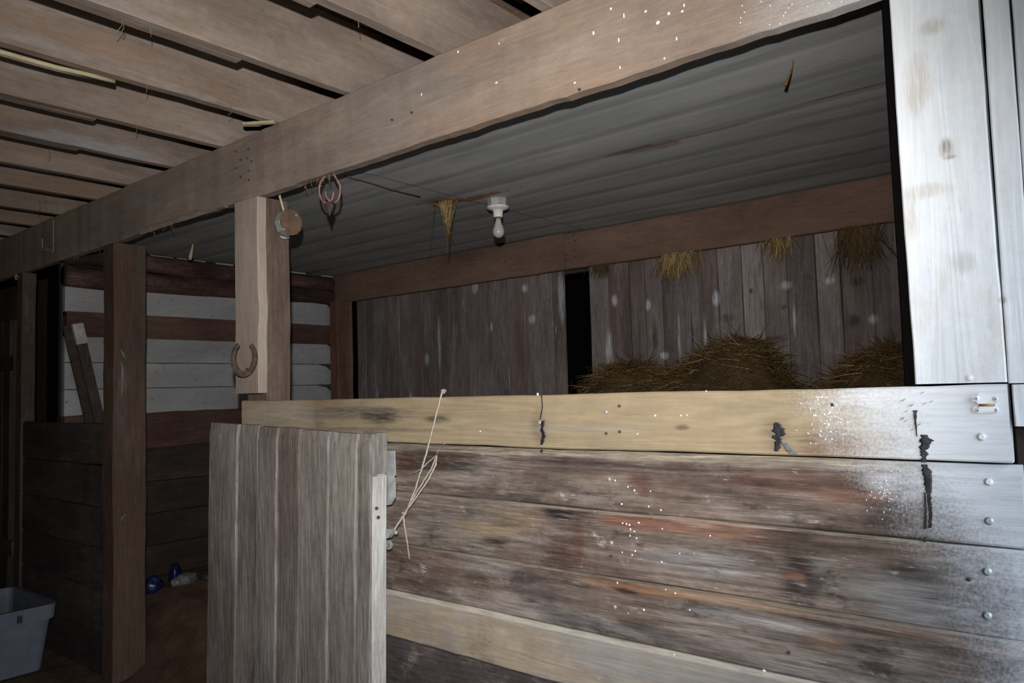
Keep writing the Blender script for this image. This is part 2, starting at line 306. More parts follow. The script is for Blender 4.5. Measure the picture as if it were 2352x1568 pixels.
M_twine = plain('twine_fibre', (150, 140, 126), (182, 171, 156), 120, .9, .1, bump=.5)
M_galv = plain('dull_galvanised_steel', (150, 152, 150), (182, 184, 182), 30, .55, .5, .35)
M_paintmetal = plain('white_painted_metal', (214, 216, 220), (234, 236, 240), 40, .5, .5)
M_bolt = plain('zinc_bolt', (176, 186, 188), (206, 214, 214), 60, .4, .5, .4)
M_rust = plain('rusty_iron', (62, 51, 45), (96, 79, 69), 60, .8, .3, .2, .5)
M_pinkmetal = plain('pink_rusty_rod', (132, 96, 88), (164, 122, 112), 50, .7, .3, .1, .3)
M_boxcover = plain('brown_box_cover', (100, 79, 62), (124, 99, 80), 26, .6, .4, .1)
M_tar = plain('black_tar', (22, 21, 25), (44, 42, 48), 60, .45, .5, 0, .6)
M_spat = plain('white_paint_drop', (236, 238, 240), (250, 250, 250), 30, .4, .5)
M_porc = plain('white_porcelain', (196, 196, 188), (222, 220, 212), 20, .35, .5)
M_cable = plain('cream_cable', (172, 162, 128), (190, 180, 148), 30, .5, .4)
M_tote = plain('grey_plastic', (96, 98, 106), (108, 110, 118), 9, .5, .4, bump=.03)
M_blue = plain('blue_plastic_bag', (20, 24, 66), (30, 36, 88), 12, .35, .5)
M_bag = plain('clear_whitish_bag', (70, 73, 72), (138, 142, 138), 14, .3, .5, bump=.4)
M_hay = None
def haymat(name, a, b, c):
    n = NT(name); f = n.noise(n.pos(), 90, 3, .6); g = n.noise(n.pos(), 6, 3, .5)
    col = n.ramp(n.math('ADD', n.math('MULTIPLY', f, .6), n.math('MULTIPLY', g, .4)), [(.36, lin(a)), (.5, lin(b)), (.66, lin(c))])
    return n.out(col, .9, .1)
M_hay = haymat('hay', (76, 60, 36), (99, 79, 47), (124, 101, 64))
M_hayl = haymat('pale_straw', (134, 114, 78), (160, 138, 98), (186, 164, 124))
M_haycore = haymat('hay_core', (54, 43, 29), (70, 57, 39), (86, 71, 49))
def dirtmat():
    n = NT('dirt_floor'); f = n.noise(n.pos(), 5, 8, .65); g = n.noise(n.pos(), 60, 6, .7)
    col = n.ramp(f, [(.3, lin((78, 58, 50))), (.5, lin((104, 82, 70))), (.7, lin((126, 104, 88)))])
    col = n.mix(n.step(g, .60, .72), col, lin((150, 132, 108)))
    n.bump(n.math('ADD', f, g), .8, .01); return n.out(col, .95, .1)
M_dirt = dirtmat()
def sheetmat():
    n = NT('grey_ceiling_sheet'); P = n.pos(); f = n.noise(n.vmath('MULTIPLY', P, (.25, 1, 1)), 5, 6, .6); g = n.noise(P, 45, 5, .7); s = n.noise(n.vmath('MULTIPLY', P, (.12, 1, 1)), 14, 3, .5)
    col = n.ramp(f, [(.3, lin((148, 149, 149))), (.5, lin((166, 166, 165))), (.7, lin((182, 182, 180)))])
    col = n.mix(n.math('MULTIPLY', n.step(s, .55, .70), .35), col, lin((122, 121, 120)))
    col = n.mix(n.math('MULTIPLY', n.step(g, .68, .74), .7), col, lin((62, 58, 56)))
    X, Y, Z = n.xyz(); w = n.math('MULTIPLY', n.math('SUBTRACT', n.noise(P, 16, 8, .75), .5), 3.0)
    for (px, py, rx, ry, c, am) in ((1500, 335, .14, .04, (126, 104, 92), .6), (1590, 312, .22, .012, (128, 84, 76), .6), (1930, 215, .16, .010, (110, 76, 70), .6), (1000, 462, .12, .03, (150, 104, 74), .85), (1080, 455, .26, .035, (150, 98, 66), .9), (1440, 345, .12, .02, (100, 84, 74), .7)):
        a = at(px, py, 'Z', 2.5)
        dx = n.math('DIVIDE', n.math('SUBTRACT', X, a.x), rx); dy = n.math('DIVIDE', n.math('SUBTRACT', Y, a.y), ry)
        d = n.math('ADD', n.math('SQRT', n.math('ADD', n.math('MULTIPLY', dx, dx), n.math('MULTIPLY', dy, dy))), w)
        col = n.mix(n.math('MULTIPLY', n.step(d, 1.2, .7), am), col, lin(c))
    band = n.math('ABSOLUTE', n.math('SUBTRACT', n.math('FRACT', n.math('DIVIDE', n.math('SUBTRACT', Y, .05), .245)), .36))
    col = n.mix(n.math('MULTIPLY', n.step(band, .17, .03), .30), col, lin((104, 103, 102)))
    n.bump(g, .15); return n.out(col, .7, .3)
M_sheet = sheetmat()

# ------------------------------------------------------------------ big structure: floor, outer shell
def hfield(x0, x1, y0, y1, nx, ny, fn, depth=.3):
    m = MB(); vv = []; fs = []
    for j in range(ny + 1):
        for i in range(nx + 1):
            x = x0 + (x1 - x0) * i / nx; y = y0 + (y1 - y0) * j / ny; vv.append((x, y, fn(x, y)))
    for j in range(ny):
        for i in range(nx):
            a = j * (nx + 1) + i; fs.append((a, a + 1, a + nx + 2, a + nx + 1))
    m.add(vv, fs, True); return m
def sst(x, a, b):
    t = max(0, min(1, (x - a) / (b - a))); return t * t * (3 - 2 * t)
def floorz(x, y):
    z = .012 * mn.noise(Vector((x * 2, y * 2, 0))) + .006 * mn.noise(Vector((x * 9, y * 9, 3)))
    if y > .02:
        k = sst(y, .02, .5) * sst(x, -3.3, -4.75)
        z += .30 * k + .04 * sst(y, .05, .5) + .02 * k * mn.noise(Vector((x * 6, y * 6, 8)))
    return z
hfield(-9, .5, -3.8, 3.25, 150, 110, floorz).build('floor', M_dirt, origin=(-4, 0, 0), kind='structure')
MB().box((.5, -14, -.12), (16, 12, -.02)).build('ground', plain('yard_gravel', (110, 108, 100), (140, 138, 128), 8, .95, .1), kind='structure')

def shell(name, boxes):
    m = MB()
    for a, b in boxes: m.box(a, b)
    return m.build(name, M_shell, kind='structure')
shell('wall_end', [((-9.1, -3.9, -.1), (-9.0, 3.4, 4.0))])
shell('wall_aisle', [((-9.0, -3.9, -.1), (.6, -3.8, 4.0))])
m = MB(); m.box((-9.0, 3.25, -.1), (.6, 3.35, 4.0)); m.build('wall_rear', M_black, kind='structure')  # black colour put in for the darkness seen through the back gap
shell('wall_right', [((.5, -3.8, -.1), (.6, -1.6, 4.0)), ((.5, -1.6, 2.15), (.6, -.15, 4.0)), ((.5, -.15, -.1), (.6, 3.25, 4.0))])
shell('roof', [((-9.1, -3.9, 4.0), (.6, 3.35, 4.1))])

# ------------------------------------------------------------------ loft floor over the aisle: joists and boards
ceil = empty('ceiling', (-3, -1, 2.69), kind='structure')
JX = [-.90, -1.353, -1.820, -2.325, -2.800, -3.262, -3.722, -4.203, -4.636, -5.15, -5.60, -6.05, -6.5, -6.95]
ZB = 2.692; JH = .285
LAP = {-1.820: -.487, -2.325: -.43, -3.262: -.53, -3.722: -.42}
for jx in JX:
    board((jx, -3.8, ZB), (jx + .045, 2.35, ZB + JH), 'Y', 60, .0032, .003).build('joist', M_joist, ceil)
    if jx in LAP:
        board((jx - .040, -3.8, ZB + .001), (jx - .001, LAP[jx], ZB + JH - .02), 'Y', 30, .003, .003).build('joist', M_joist, ceil)
yy = -3.7; k = 0
while yy < 3.0:
    w = RS.uniform(.19, .24)
    if yy < .33 < yy + w + .012:                       # the board with the broken end over the beam
        board((-9, yy, ZB + JH + .006), (-1.75, yy + w, ZB + JH + .03), 'X', 30, .004, .003).build('loft_board', M_loft, ceil)
        board((-1.66, yy, ZB + JH + .006), (.5, yy + w, ZB + JH + .03), 'X', 12, .004, .003).build('loft_board', M_loft, ceil)
        board((-1.80, yy + .02, ZB + JH + .034), (-1.55, yy + w - .09, ZB + JH + .05), 'X', 6, .01, .003).build('loft_splinter', M_loft, ceil)
    else:
        board((-9, yy, ZB + JH + .006), (.5, yy + w, ZB + JH + .03), 'X', 30, .004, .003).build('loft_board', M_loft, ceil)
    yy += w + .004

# ------------------------------------------------------------------ the long beam
def beamedge(t):
    k = .0035 * mn.noise(Vector((t * 17, 3, 3))) + .002 * mn.noise(Vector((t * 60, 3, 7))) + .02 * math.exp(-((t + 3.75) / .3) ** 2)
    return (0, 0, k, 0)
board((-9, 0, 2.402), (-.374, .046, 2.690), 'X', 260, .005, .004, edge=beamedge).build('ceiling_beam', M_beam,
    label='long tan timber beam carrying the joists above the stall fronts', cat='beam')
beam = bpy.data.objects['ceiling_beam']

# paint drops: flattened blobs
def drops(pts, Y, parent, name='paint_spatter'):
    m = MB()
    for (px, py, w, h) in pts:
        c = at(px, py, 'Y', Y); q = (c - CAM).dot(FWD) / FPX; r = .5 * w * q; hh = .5 * h * q
        ring = [(c.x + r * math.cos(t), Y, c.z + hh * math.sin(t)) for t in [2 * math.pi * i / 8 for i in range(8)]]
        m.add(ring + [(c.x, Y - .0016, c.z)], [(i, (i + 1) % 8, 8) for i in range(8)], True)
    return m.build(name, M_spat, parent, kind='stuff')
bp = [(1483, 26, 7, 6), (1511, 52, 10, 9), (1536, 31, 8, 7), (1571, 12, 4, 9), (1567, 26, 7, 6), (1433, 36, 4, 13), (1421, 92, 4, 12), (1363, 76, 6, 10), (1554, 89, 4, 9), (1526, 134, 5, 5), (1424, 155, 4, 8), (1320, 190, 7, 5), (968, 217, 4, 8), (1052, 119, 6, 7), (1146, 100, 3, 7), (1403, 20, 6, 7), (1140, 190, 8, 5)]
rr = random.Random(5)
bp += [(1700 + rr.random() * 330, rr.random() * 60, 3, 4) for _ in range(30)]
bp = [b for b in bp if b[1] < 225 - (b[0] - 1300) * .318 - 12]
drops(bp, -.0055, beam)
# nail holes over the middle post
m = MB()
for (px, py) in ((541, 348), (552, 367), (570, 342), (568, 363), (577, 370), (541, 386), (570, 392), (552, 406), (571, 413), (900, 275), (945, 258), (1330, 205)):
    c = at(px, py, 'Y', -.006); m.lathe((c.x, -.0065, c.z), (0, 1, 0), [(.0045, 0), (.0045, .004)], 8)
m.build('nail_head', M_rust, beam, kind='stuff')

# a split slab hanging along the lower edge of the beam by the doorway
A = at(322, 547, 'Y', -.012); B = at(520, 488, 'Y', -.012)
board((A.x, -.016, 2.392), (B.x, -.001, 2.424), 'X', 24, .006, .006, edge=lambda t: (0, 0, .006 * mn.noise(Vector((t * 21, 1, 1))), -.03 * sst(t, -3.45, -3.25))).build('split_slab', M_beam, beam)
m = MB()
for i in range(26):
    px = rr.choice((rr.uniform(350, 420), rr.uniform(350, 420), rr.uniform(150, 235), rr.uniform(700, 760)))
    p = at(px, 600, 'Y', .02); p.z = 2.402; q = p + Vector((rr.gauss(0, .012), rr.gauss(0, .01), -rr.uniform(.008, .035)))
    m.tube([p + Vector((0, 0, .006)), p.lerp(q, .5) + Vector((rr.gauss(0, .005), 0, 0)), q], .0009, 3)
m.build('straw_bits', M_hayl, beam, kind='stuff')
m = MB()
for (px, py, L) in ((276, 40, .05), (281, 52, .03), (342, 60, .03), (90, 462, .07), (102, 452, .03), (312, 288, .04), (112, 350, .03), (335, 193, .03), (530, 248, .03), (820, 45, .03)):
    p = at(px, py, 'Z', 2.692); m.tube([p + Vector((0, 0, .01)), p + Vector((.003, .004, -L * .5)), p + Vector((rr.gauss(0, .008), rr.gauss(0, .008), -L))], .0013, 3)
m.build('straw_bits', M_hayl, ceil, kind='stuff')

# ------------------------------------------------------------------ grooved sheet ceiling of the stalls
cst = empty('ceiling_stall', (-2.7, 1.1, 2.5), kind='structure')
def sheet(x0, x1, dz):
    ys = []; y = .05
    prof = []
    while y < 2.2:
        prof += [(y, 0), (y + .04, .0004), (y + .07, .0018), (y + .10, .0020), (y + .13, .0004), (y + .20, 0)]
        y += .245
    n = 14; secs = []
    for i in range(n + 1):
        x = x0 + (x1 - x0) * i / n
        lo_ = [Vector((x, a, 2.5 + dz + b + .004 * mn.noise(Vector((x * 1.3, a * 1.5, 1))))) for a, b in prof]
        hi_ = [Vector((p.x, p.y, p.z + .012)) for p in reversed(lo_)]
        secs.append(lo_ + hi_)
    return MB().sweep(secs)
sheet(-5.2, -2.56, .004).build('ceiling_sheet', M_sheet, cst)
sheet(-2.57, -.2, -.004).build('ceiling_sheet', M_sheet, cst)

# ------------------------------------------------------------------ front wall of the stall: rail, planks, batten
wf = empty('wall_front', (-1.6, 0, 0), kind='structure')
XL = -3.03
rail = board((XL, -.014, 1.349), (-.199, .028, 1.508), 'X', 60, .003, .004).build('rail', M_rail, wf)
rail['label'] = 'pale pine top rail turning white at its end'
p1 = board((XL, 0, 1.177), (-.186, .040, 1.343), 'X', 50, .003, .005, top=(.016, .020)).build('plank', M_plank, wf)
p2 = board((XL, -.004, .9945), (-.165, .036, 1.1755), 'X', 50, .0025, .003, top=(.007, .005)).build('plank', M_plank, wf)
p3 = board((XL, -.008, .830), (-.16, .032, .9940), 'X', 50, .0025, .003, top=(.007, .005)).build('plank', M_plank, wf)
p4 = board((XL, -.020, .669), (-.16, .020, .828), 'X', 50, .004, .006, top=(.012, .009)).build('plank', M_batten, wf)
p4['label'] = 'dusty tan board standing proud of the planks'
board((XL, .002, .45), (-.16, .040, .667), 'X', 40, .004, .004).build('plank', M_lowplank, wf)
board((XL, .002, .23), (-.16, .040, .446), 'X', 40, .004, .004).build('plank', M_lowplank, wf)
board((XL, .002, .02), (-.16, .040, .226), 'X', 40, .004, .004).build('plank', M_lowplank, wf)
drops([(1413, 1103, 4, 5), (1442, 1118, 4, 4), (1457, 1126, 5, 5), (1494, 1128, 3, 4), (1428, 1157, 5, 5), (1490, 1163, 4, 4), (1518, 1171, 4, 5), (1196, 1168, 3, 6), (1366, 1177, 4, 6)], -.0015, p1)
drops([(1430, 1201, 4, 4), (1439, 1203, 4, 5), (1446, 1205, 5, 5), (1467, 1200, 6, 4), (1448, 1215, 4, 5), (1457, 1220, 4, 4), (1447, 1230, 3, 5), (1462, 1236, 4, 4), (1521, 1214, 3, 4), (1429, 1268, 3, 4), (1459, 1265, 4, 5), (1452, 1274, 4, 4), (1520, 1290, 4, 5), (1561, 1271, 3, 4), (1631, 1230, 4, 4)], -.0055, p2)
drops([(1418, 1338, 4, 5), (1529, 1354, 3, 4), (1551, 1362, 4, 5), (1479, 1400, 5, 6), (1584, 1400, 4, 4), (1443, 1408, 3, 3)], -.0095, p3)
drops([(1755, 1540, 9, 6), (1548, 1503, 4, 5)], -.0215, p4)
drops([(1235, 905, 6, 7), (1505, 954, 5, 5), (1564, 954, 4, 4), (1578, 953, 3, 4), (1103, 990, 4, 4), (1464, 996, 4, 4), (1622, 898, 3, 5)] + [(1900 + max(-70, min(70, rr.gauss(0, 28))), 964 + max(-52, min(66, rr.gauss(0, 40))), rr.uniform(2, 4.5), rr.uniform(2, 4.5)) for _ in range(60)], -.0155, rail)
drops([(2030 + rr.gauss(0, 24), 1132 + max(-50, min(60, rr.gauss(0, 28))), rr.uniform(1.6, 3.2), rr.uniform(1.6, 4)) for _ in range(55)], -.0015, p1)

def head(px, py, Y, parent, r=.0062, hex_=True, mat=None, name='bolt'):
    c = at(px, py, 'Y', Y); m = MB()
    m.lathe((c.x, Y - .0045, c.z), (0, 1, 0), [(r * .8, 0), (r, .0012), (r, .0048)], 6 if hex_ else 12, not hex_)
    if hex_: m.lathe((c.x, Y - .001, c.z), (0, 1, 0), [(r * 1.35, 0), (r * 1.35, .0012)], 14)
    return m.build(name, mat or M_bolt, parent)
head(2255, 1003, -.0145, rail, mat=M_paintmetal); head(2271, 1106, -.0005, p1, mat=M_paintmetal); head(2272, 1196, -.0005, p1)
head(2268, 1312, -.0045, p2); head(2268, 1413, -.0045, p2)
for (px, py, Y, p) in ((1393, 946, -.0145, rail), (1400, 1100, -.0005, p1), (1405, 1246, -.0045, p2), (1413, 1393, -.0085, p3), (1240, 970, -.0145, rail)):
    head(px, py, Y, p, .0058, False, M_galv, 'nail_head')
for (px, py, Y, p) in ((1423, 932, -.0142, rail), (1424, 991, -.0142, rail), (1393, 995, -.0142, rail), (1912, 929, -.0142, rail), (1404, 1277, -.0042, p2), (2226, 1330, -.0042, p2), (1812, 1498, -.0082, p3)):
    head(px, py, Y, p, .004, False, M_rust, 'nail_head')

def streak(pts, Y, parent, name='tar_streak', mat=None, th=.0016, rag=.35, seed=1):
    """a run of dried tar: centre line in photo pixels with half widths, a thin raised ragged patch on the board face"""
    r = random.Random(seed); secs = []
    P = []
    for a, b in zip(pts[:-1], pts[1:]):
        n = max(2, int(math.hypot(b[0] - a[0], b[1] - a[1]) / 2))
        P += [tuple(a[i] + (b[i] - a[i]) * k / n for i in range(3)) for k in range(n)]
    P.append(pts[-1])
    for (px, py, w) in P:
        na = mn.noise(Vector((py * .13, seed * 7.0, 0))) * 1.3 + mn.noise(Vector((py * .4, seed * 7.0, 4))) * .7; nb_ = mn.noise(Vector((py * .13, seed * 7.0, 9))) * 1.3 + mn.noise(Vector((py * .4, seed * 7.0, 14))) * .7
        a = at(px - w * (1 + rag * na), py, 'Y', Y); b = at(px + w * (1 + rag * nb_), py, 'Y', Y)
        secs.append([Vector((a.x, Y, a.z)), Vector((a.x * .8 + b.x * .2, Y - th, a.z)), Vector((a.x * .2 + b.x * .8, Y - th, b.z)), Vector((b.x, Y, b.z)), Vector(((a.x + b.x) / 2, Y + .002, a.z))])
    return MB().sweep(secs).build(name, mat or M_tar, parent)
Yr = -.0165
streak([(1244, 905, 1), (1246, 935, 1.2), (1241, 962, 1.4)], Yr, rail, seed=2); streak([(1248, 966, 4), (1245, 985, 4), (1249, 1000, 5), (1244, 1021, 3)], Yr, rail, seed=3)
streak([(1784, 970, 7), (1790, 985, 14), (1787, 1003, 11), (1788, 1020, 8), (1782, 1036, 5)], Yr, rail, seed=4, rag=.6); streak([(1802, 1016, 7), (1812, 1030, 11), (1824, 1043, 9)], Yr, rail, 'tar_smear', plain('grey_tar_smear', (84, 84, 82), (130, 128, 122), 60, .7), seed=5)
streak([(2102, 942, 5), (2102, 965, 3), (2106, 1002, 1.2)], Yr, rail, seed=6); streak([(2122, 998, 8), (2128, 1012, 14), (2122, 1030, 9), (2122, 1048, 7), (2121, 1060, 6)], Yr, rail, seed=7, rag=.6)
streak([(2122, 1066, 7), (2130, 1085, 11), (2132, 1110, 9), (2134, 1140, 5), (2138, 1180, 4), (2136, 1212, 4)], -.003, p1, seed=8, rag=.5); streak([(2124, 1130, 2), (2126, 1170, 2.5), (2125, 1214, 4)], -.003, p1, seed=9)
streak([(2125, 1232, 2), (2124, 1244, 4)], -.0025, p1, seed=10); streak([(1246, 1028, 1), (1244, 1038, 4)], -.003, p1, seed=11)
for i in range(16):
    a = 2090 + rr.gauss(0, 18); b = max(904, min(1000, 932 + rr.gauss(0, 24)))
    streak([(a, b, .8), (a + 4, b - 2.5, 1.3), (a + 8, b - 5, .6)], Yr + .001, rail, 'paint_flake', plain('flake', (120, 112, 100), (150, 144, 132), 40) if i == 0 else bpy.data.materials['flake'], seed=20 + i)

# ------------------------------------------------------------------ right end: white corner post and boards
cp = empty('corner_post', (-.29, .02, 0), label='white painted corner post with a black timber behind it', cat='post')
board((-.372, -.018, 1.513), (-.2045, .026, 2.93), 'Z', 30, .002, .003, edge=lambda t: ((1.513 - t) * .007 + .006, (1.513 - t) * .006 + .006, 0, 0)).build('face_board', M_white, cp)
board((-.402, .048, .0), (-.21, .20, 2.69), 'Z', 12, .002, .004).build('timber', M_black, cp)
head(2228, 868, -.0175, cp, .0062, False, M_paintmetal, 'bolt')
wr = empty('wall_jamb', (-.05, .02, 0), kind='structure')
board((-.196, -.014, 1.5105), (-.150, .020, 2.93), 'Z', 24, .002, .003).build('board', M_white, wr)
board((-.192, -.016, 1.424), (-.150, .020, 1.508), 'Z', 6, .002, .003).build('board', M_white, wr)
board((-.146, -.012, 1.424), (.10, .022, 2.93), 'Z', 24, .003, .003).build('board', M_white, wr)
board((.104, -.012, .0), (.48, .022, 2.93), 'Z', 24, .003, .003).build('board', M_white, wr)
board((-.20, .05, 0), (-.02, .19, 1.45), 'Z', 10, .002, .004).build('dark_upright', M_darkplankY, wr)

# ------------------------------------------------------------------ middle post with its face board
mp = empty('stall_post', (-3.0, .1, 0), label='brown timber post faced with a pale waney board, carrying a horseshoe', cat='post')
board((-3.09, .047, .0), (-2.928, .170, 2.405), 'Z', 30, .004, .006).build('timber', M_post, mp)
def wane(t):
    return (0, .010 + .012 * math.exp(-((t - 1.90) / .07) ** 2) - .004 * math.exp(-((t - 1.76) / .07) ** 2) + .002 * math.sin(t * 19), 0, 0)
board((-3.105, .0, 1.540), (-2.928, .045, 2.400), 'Z', 60, .0015, .004, edge=wane).build('face_board', M_face, mp)

# ------------------------------------------------------------------ door post (left) and further posts
lp = empty('door_post', (-4.4, .09, 0), label='dark squared post beside the open stall doorway, red-brown near its top', cat='post')
board((-4.48, .0, -.02), (-4.334, .18, 2.402), 'Z', 40, .006, .010).build('timber', M_post2, lp)
def scrape(pts, X, parent):
    r = random.Random(3); P = [at(a, b, 'X', X) for a, b, w in pts]; W_ = [w * (p - CAM).dot(FWD) / FPX for p, (a, b, w) in zip(P, pts)]
    secs = [[p + Vector((0, -w, 0)), p + Vector((.0012, 0, 0)), p + Vector((0, w, 0)), p + Vector((-.002, 0, 0))] for p, w in zip(P, W_)]
    return MB().sweep(secs).build('pale_scrape', plain('scraped_wood', (96, 90, 84), (112, 106, 98), 30) if 'scraped_wood' not in bpy.data.materials else bpy.data.materials['scraped_wood'], parent)
scrape([(279, 830, 1), (282, 850, 3), (282, 880, 4), (280, 905, 1)], -4.3275, lp); scrape([(277, 800, 1), (284, 815, 3), (286, 822, 1)], -4.3275, lp); scrape([(278, 1196, 1), (283, 1186, 4), (289, 1180, 1)], -4.3275, lp)
fp = empty('far_post', (-5.78, .04, 0), label='slim brown post at the far end of the plank front', cat='post')
board((-5.84, .0, -.02), (-5.735, .085, 2.402), 'Z', 20, .005, .006).build('timber', M_post2, fp)
m = MB(); c = at(37, 636, 'Y', -.02)
m.tube([c + Vector((.016 * math.cos(t), 0, .02 * math.sin(t))) for t in [i * .7 for i in range(9)]], .004, 6)
m.tube([c + Vector((0, .0, .0)), c + Vector((.0, .022, .002))], .004, 6)
m.build('screw_eye', M_galv, label='small shiny screw eye on the far post', cat='hook')

# low plank front between the door post and the far post
wl2 = empty('wall_low', (-5.0, 0, 0), kind='structure')
zz = [.01, .235, .464, .695, .925, 1.161, 1.402]
for a, b in zip(zz[:-1], zz[1:]):
    board((-5.73, .012, a + .003), (-4.482, .048, b - .002), 'X', 20, .004, .004, top=(.010, .006)).build('plank', M_darkplank, wl2)
# closed plank front of the stall beyond
wl3 = empty('wall_beyond', (-6.6, 0, 0), kind='structure')
x = -5.86
for i in range(11):
    w = RS.uniform(.13, .17); board((x - w + .004, .02, 0), (x, .05, 2.1), 'Z', 8, .003, .003).build('plank', M_darkplank if i else M_door, wl3); x -= w
for z in (.5, 1.75): board((-7.5, -.002, z), (-5.88, .018, z + .1), 'X', 8, .003, .003).build('ledger', M_darkplank, wl3)

# ------------------------------------------------------------------ left cross wall with whitewashed boards
wl = empty('wall_left', (-5.15, 1.1, 0), kind='structure')
XW = -5.10
def ragend(seed):
    r = random.Random(seed); z = r.uniform(.02, .05)
    return lambda t: (0, 0, 0, 0)
def wboard(z0, z1, y1, mat=M_whitewash, xo=0.0, notch=None, y0=.03):
    """board of the cross wall, its far end eaten away below or above (notch)"""
    n = 24; secs = []
    for i in range(n + 1):
        y = y0 + (y1 - y0) * i / n
        a, b = z0, z1
        e = max(0, (y - (y1 - .09)) / .09)
        if notch == 'top': b = z1 - (z1 - z0) * .45 * math.sqrt(e) if e > 0 else z1
        if notch == 'bot': a = z0 + (z1 - z0) * .0
        w = .002 * mn.noise(Vector((y * 5, z0 * 9, 0)))
        secs.append([Vector((XW - .03, y, a)), Vector((XW + xo - .002, y, a + w)), Vector((XW + xo, y, a + .003 + w)), Vector((XW + xo, y, b - .003 - w)), Vector((XW + xo - .002, y, b - w)), Vector((XW - .03, y, b))])
    return MB().sweep(secs).build('board', mat, wl)
wboard(2.06, 2.30, 2.08, notch='top'); wboard(1.770, 1.962, 2.08, notch='top'); wboard(1.602, 1.766, 2.08, notch='top'); wboard(1.428, 1.598, 2.08, notch='top')
wboard(1.930, 2.085, 2.1, M_redrail, .03)
board((XW - .04, .02, 1.20), (XW + .035, 2.1, 1.435), 'Y', 20, .008, .01).build('board', M_redrail, wl)
z = 1.19
while z > 0:
    wboard(max(0, z - .21), z - .004, 2.1, M_darkplankY, .01); z -= .21
board((XW - .07, .02, 0), (XW - .032, 2.12, 2.5), 'Y', 4, .002, .003).build('backing', M_shell, wl)
# black panel standing in for the unlit opening beyond that wall
board((XW - .36, .055, 0), (XW - .005, .085, 2.4), 'Z', 10, .004, .004).build('dark_upright', M_black, wl)
def log(z, r, x, sd):
    secs = []
    for i in range(40):
        y = .02 + 2.1 * i / 39
        secs.append([Vector((x + r * (1 + .22 * mn.noise(Vector((math.cos(t) * 1.4 + sd, math.sin(t) * 1.4, y * 3)))) * math.cos(t), y, z + .012 * math.sin(y * 2.2 + sd) + r * (1 + .22 * mn.noise(Vector((math.cos(t) * 1.4, math.sin(t) * 1.4 + sd, y * 3)))) * math.sin(t))) for t in [2 * math.pi * k / 14 for k in range(14)]])
    return MB().sweep(secs, smooth=True).build('log', M_log, wl)
log(2.43, .062, XW + .01, 1.0); log(2.315, .066, XW + .015, 4.0)
for (a, b) in (((345, 577), (398, 584)), ((407, 585), (430, 589)), ((446, 591), (472, 596)), ((497, 599), (536, 606)), ((668, 625), (702, 630)), ((742, 636), (773, 641))):
    A = at(a[0], a[1], 'X', XW + .045); B = at(b[0], b[1], 'X', XW + .045)
    board((XW + .02, A.y, 2.482), (XW + .045, B.y, 2.494), 'Y', 6, .002, .002).build('edge_strip', M_whitewash, wl)

# ------------------------------------------------------------------ back wall
YB = 2.10
wb = empty('wall_back', (-2.6, YB, 0), kind='structure')
def vplanks(x0, x1, y):
    x = x0
    while x < x1 - .02:
        w = min(RS.uniform(.10, .155), x1 - x)
        if x1 - x - w < .05: w = x1 - x
        dy = RS.uniform(-.006, .006)
        board((x + .0015, y + dy, 0), (x + w - .0015, y + .03, 2.40), 'Z', 14, .003, .004).build('plank', M_backplank, wb); x += w
vplanks(-4.83, -2.785, YB); vplanks(-2.587, -.25, YB)
board((-5.10, YB - .062, 2.262), (-2.722, YB - .018, 2.498), 'X', 40, .004, .005).build('plate', M_backbeam, wb)
board((-2.720, YB - .055, 2.262), (-.21, YB - .016, 2.490), 'X', 40, .004, .005).build('plate', M_backbeam, wb)
board((-2.80, YB + .03, 2.25), (-2.57, YB + .06, 2.30), 'X', 4, .002, .003).build('lintel', M_shell, wb)
m = MB()
for (px, py) in ((1316, 540), (1320, 552), (1318, 575), (1322, 590), (1300, 585), (1298, 600), (1160, 600), (1240, 594), (1045, 590)):
    c = at(px, py, 'Y', YB - .063); m.lathe((c.x, YB - .064, c.z), (0, 1, 0), [(.005, 0), (.005, .012)], 8)
m.build('nail_head', M_rust, wb, kind='stuff')
cpost = empty('back_post', (-5.0, 2.0, 0), label='reddish brown post in the dark corner by the whitewashed boards', cat='post')
board((-4.965, YB - .17, 0), (-4.865, YB - .068, 2.262), 'Z', 20, .004, .006).build('timber', wood('corner_post_wood', (74, 50, 42), (98, 70, 58), (118, 90, 74), 'Z', ring=.1, fib=.25), cpost)
board((-4.863, YB - .10, 0), (-4.80, YB - .068, 2.255), 'Z', 14, .006, .004).build('side_board', M_backbeam, cpost)

# ------------------------------------------------------------------ stall door folded back against the front
door = empty('stall_door', (-3.05, -.10, .08), label='weathered grey plank stall door folded open against the stall front', cat='door')
HZ = 1.42; HX = -3.07; YF = -.142
DM = Matrix.Translation((HX, 0, HZ)) @ Matrix.Rotation(math.radians(1.9), 4, 'Y') @ Matrix.Translation((-HX, 0, -HZ))
seams = [480, 545.6, 591.6, 637.7, 688, 756, 817.6, 851]
xs = [at(s, 985, 'Y', YF).x for s in seams]
for i, (a, b) in enumerate(zip(xs[:-1], xs[1:])):
    dy = (.0, .003, -.002, .002, -.003, .001, .004)[i]; dz = (.0, .002, -.001, .0015, .0, -.0015, .001)[i]
    r = RS.uniform(0, 99); m = board((a + .001, YF + dy, .10), (b - .001, YF + .036, HZ + dz), 'Z', 24, .0035, .007, seed=r)
    # round the worn top end
    for v in m.v:
        if v.z > HZ - .005 + dz: v.y = v.y if v.y > YF + .02 else v.y + .008
    m.xf(DM).build('plank', M_door, door)
XE = xs[-1]
board((HX + .01, YF + .038, HZ - .16), (XE - .01, YF + .072, HZ - .012), 'X', 10, .003, .005, M=DM).build('cross_rail', M_door, door)
board((HX + .01, YF + .038, .2), (XE - .01, YF + .072, .35), 'X', 10, .003, .005, M=DM).build('cross_rail', M_door, door)
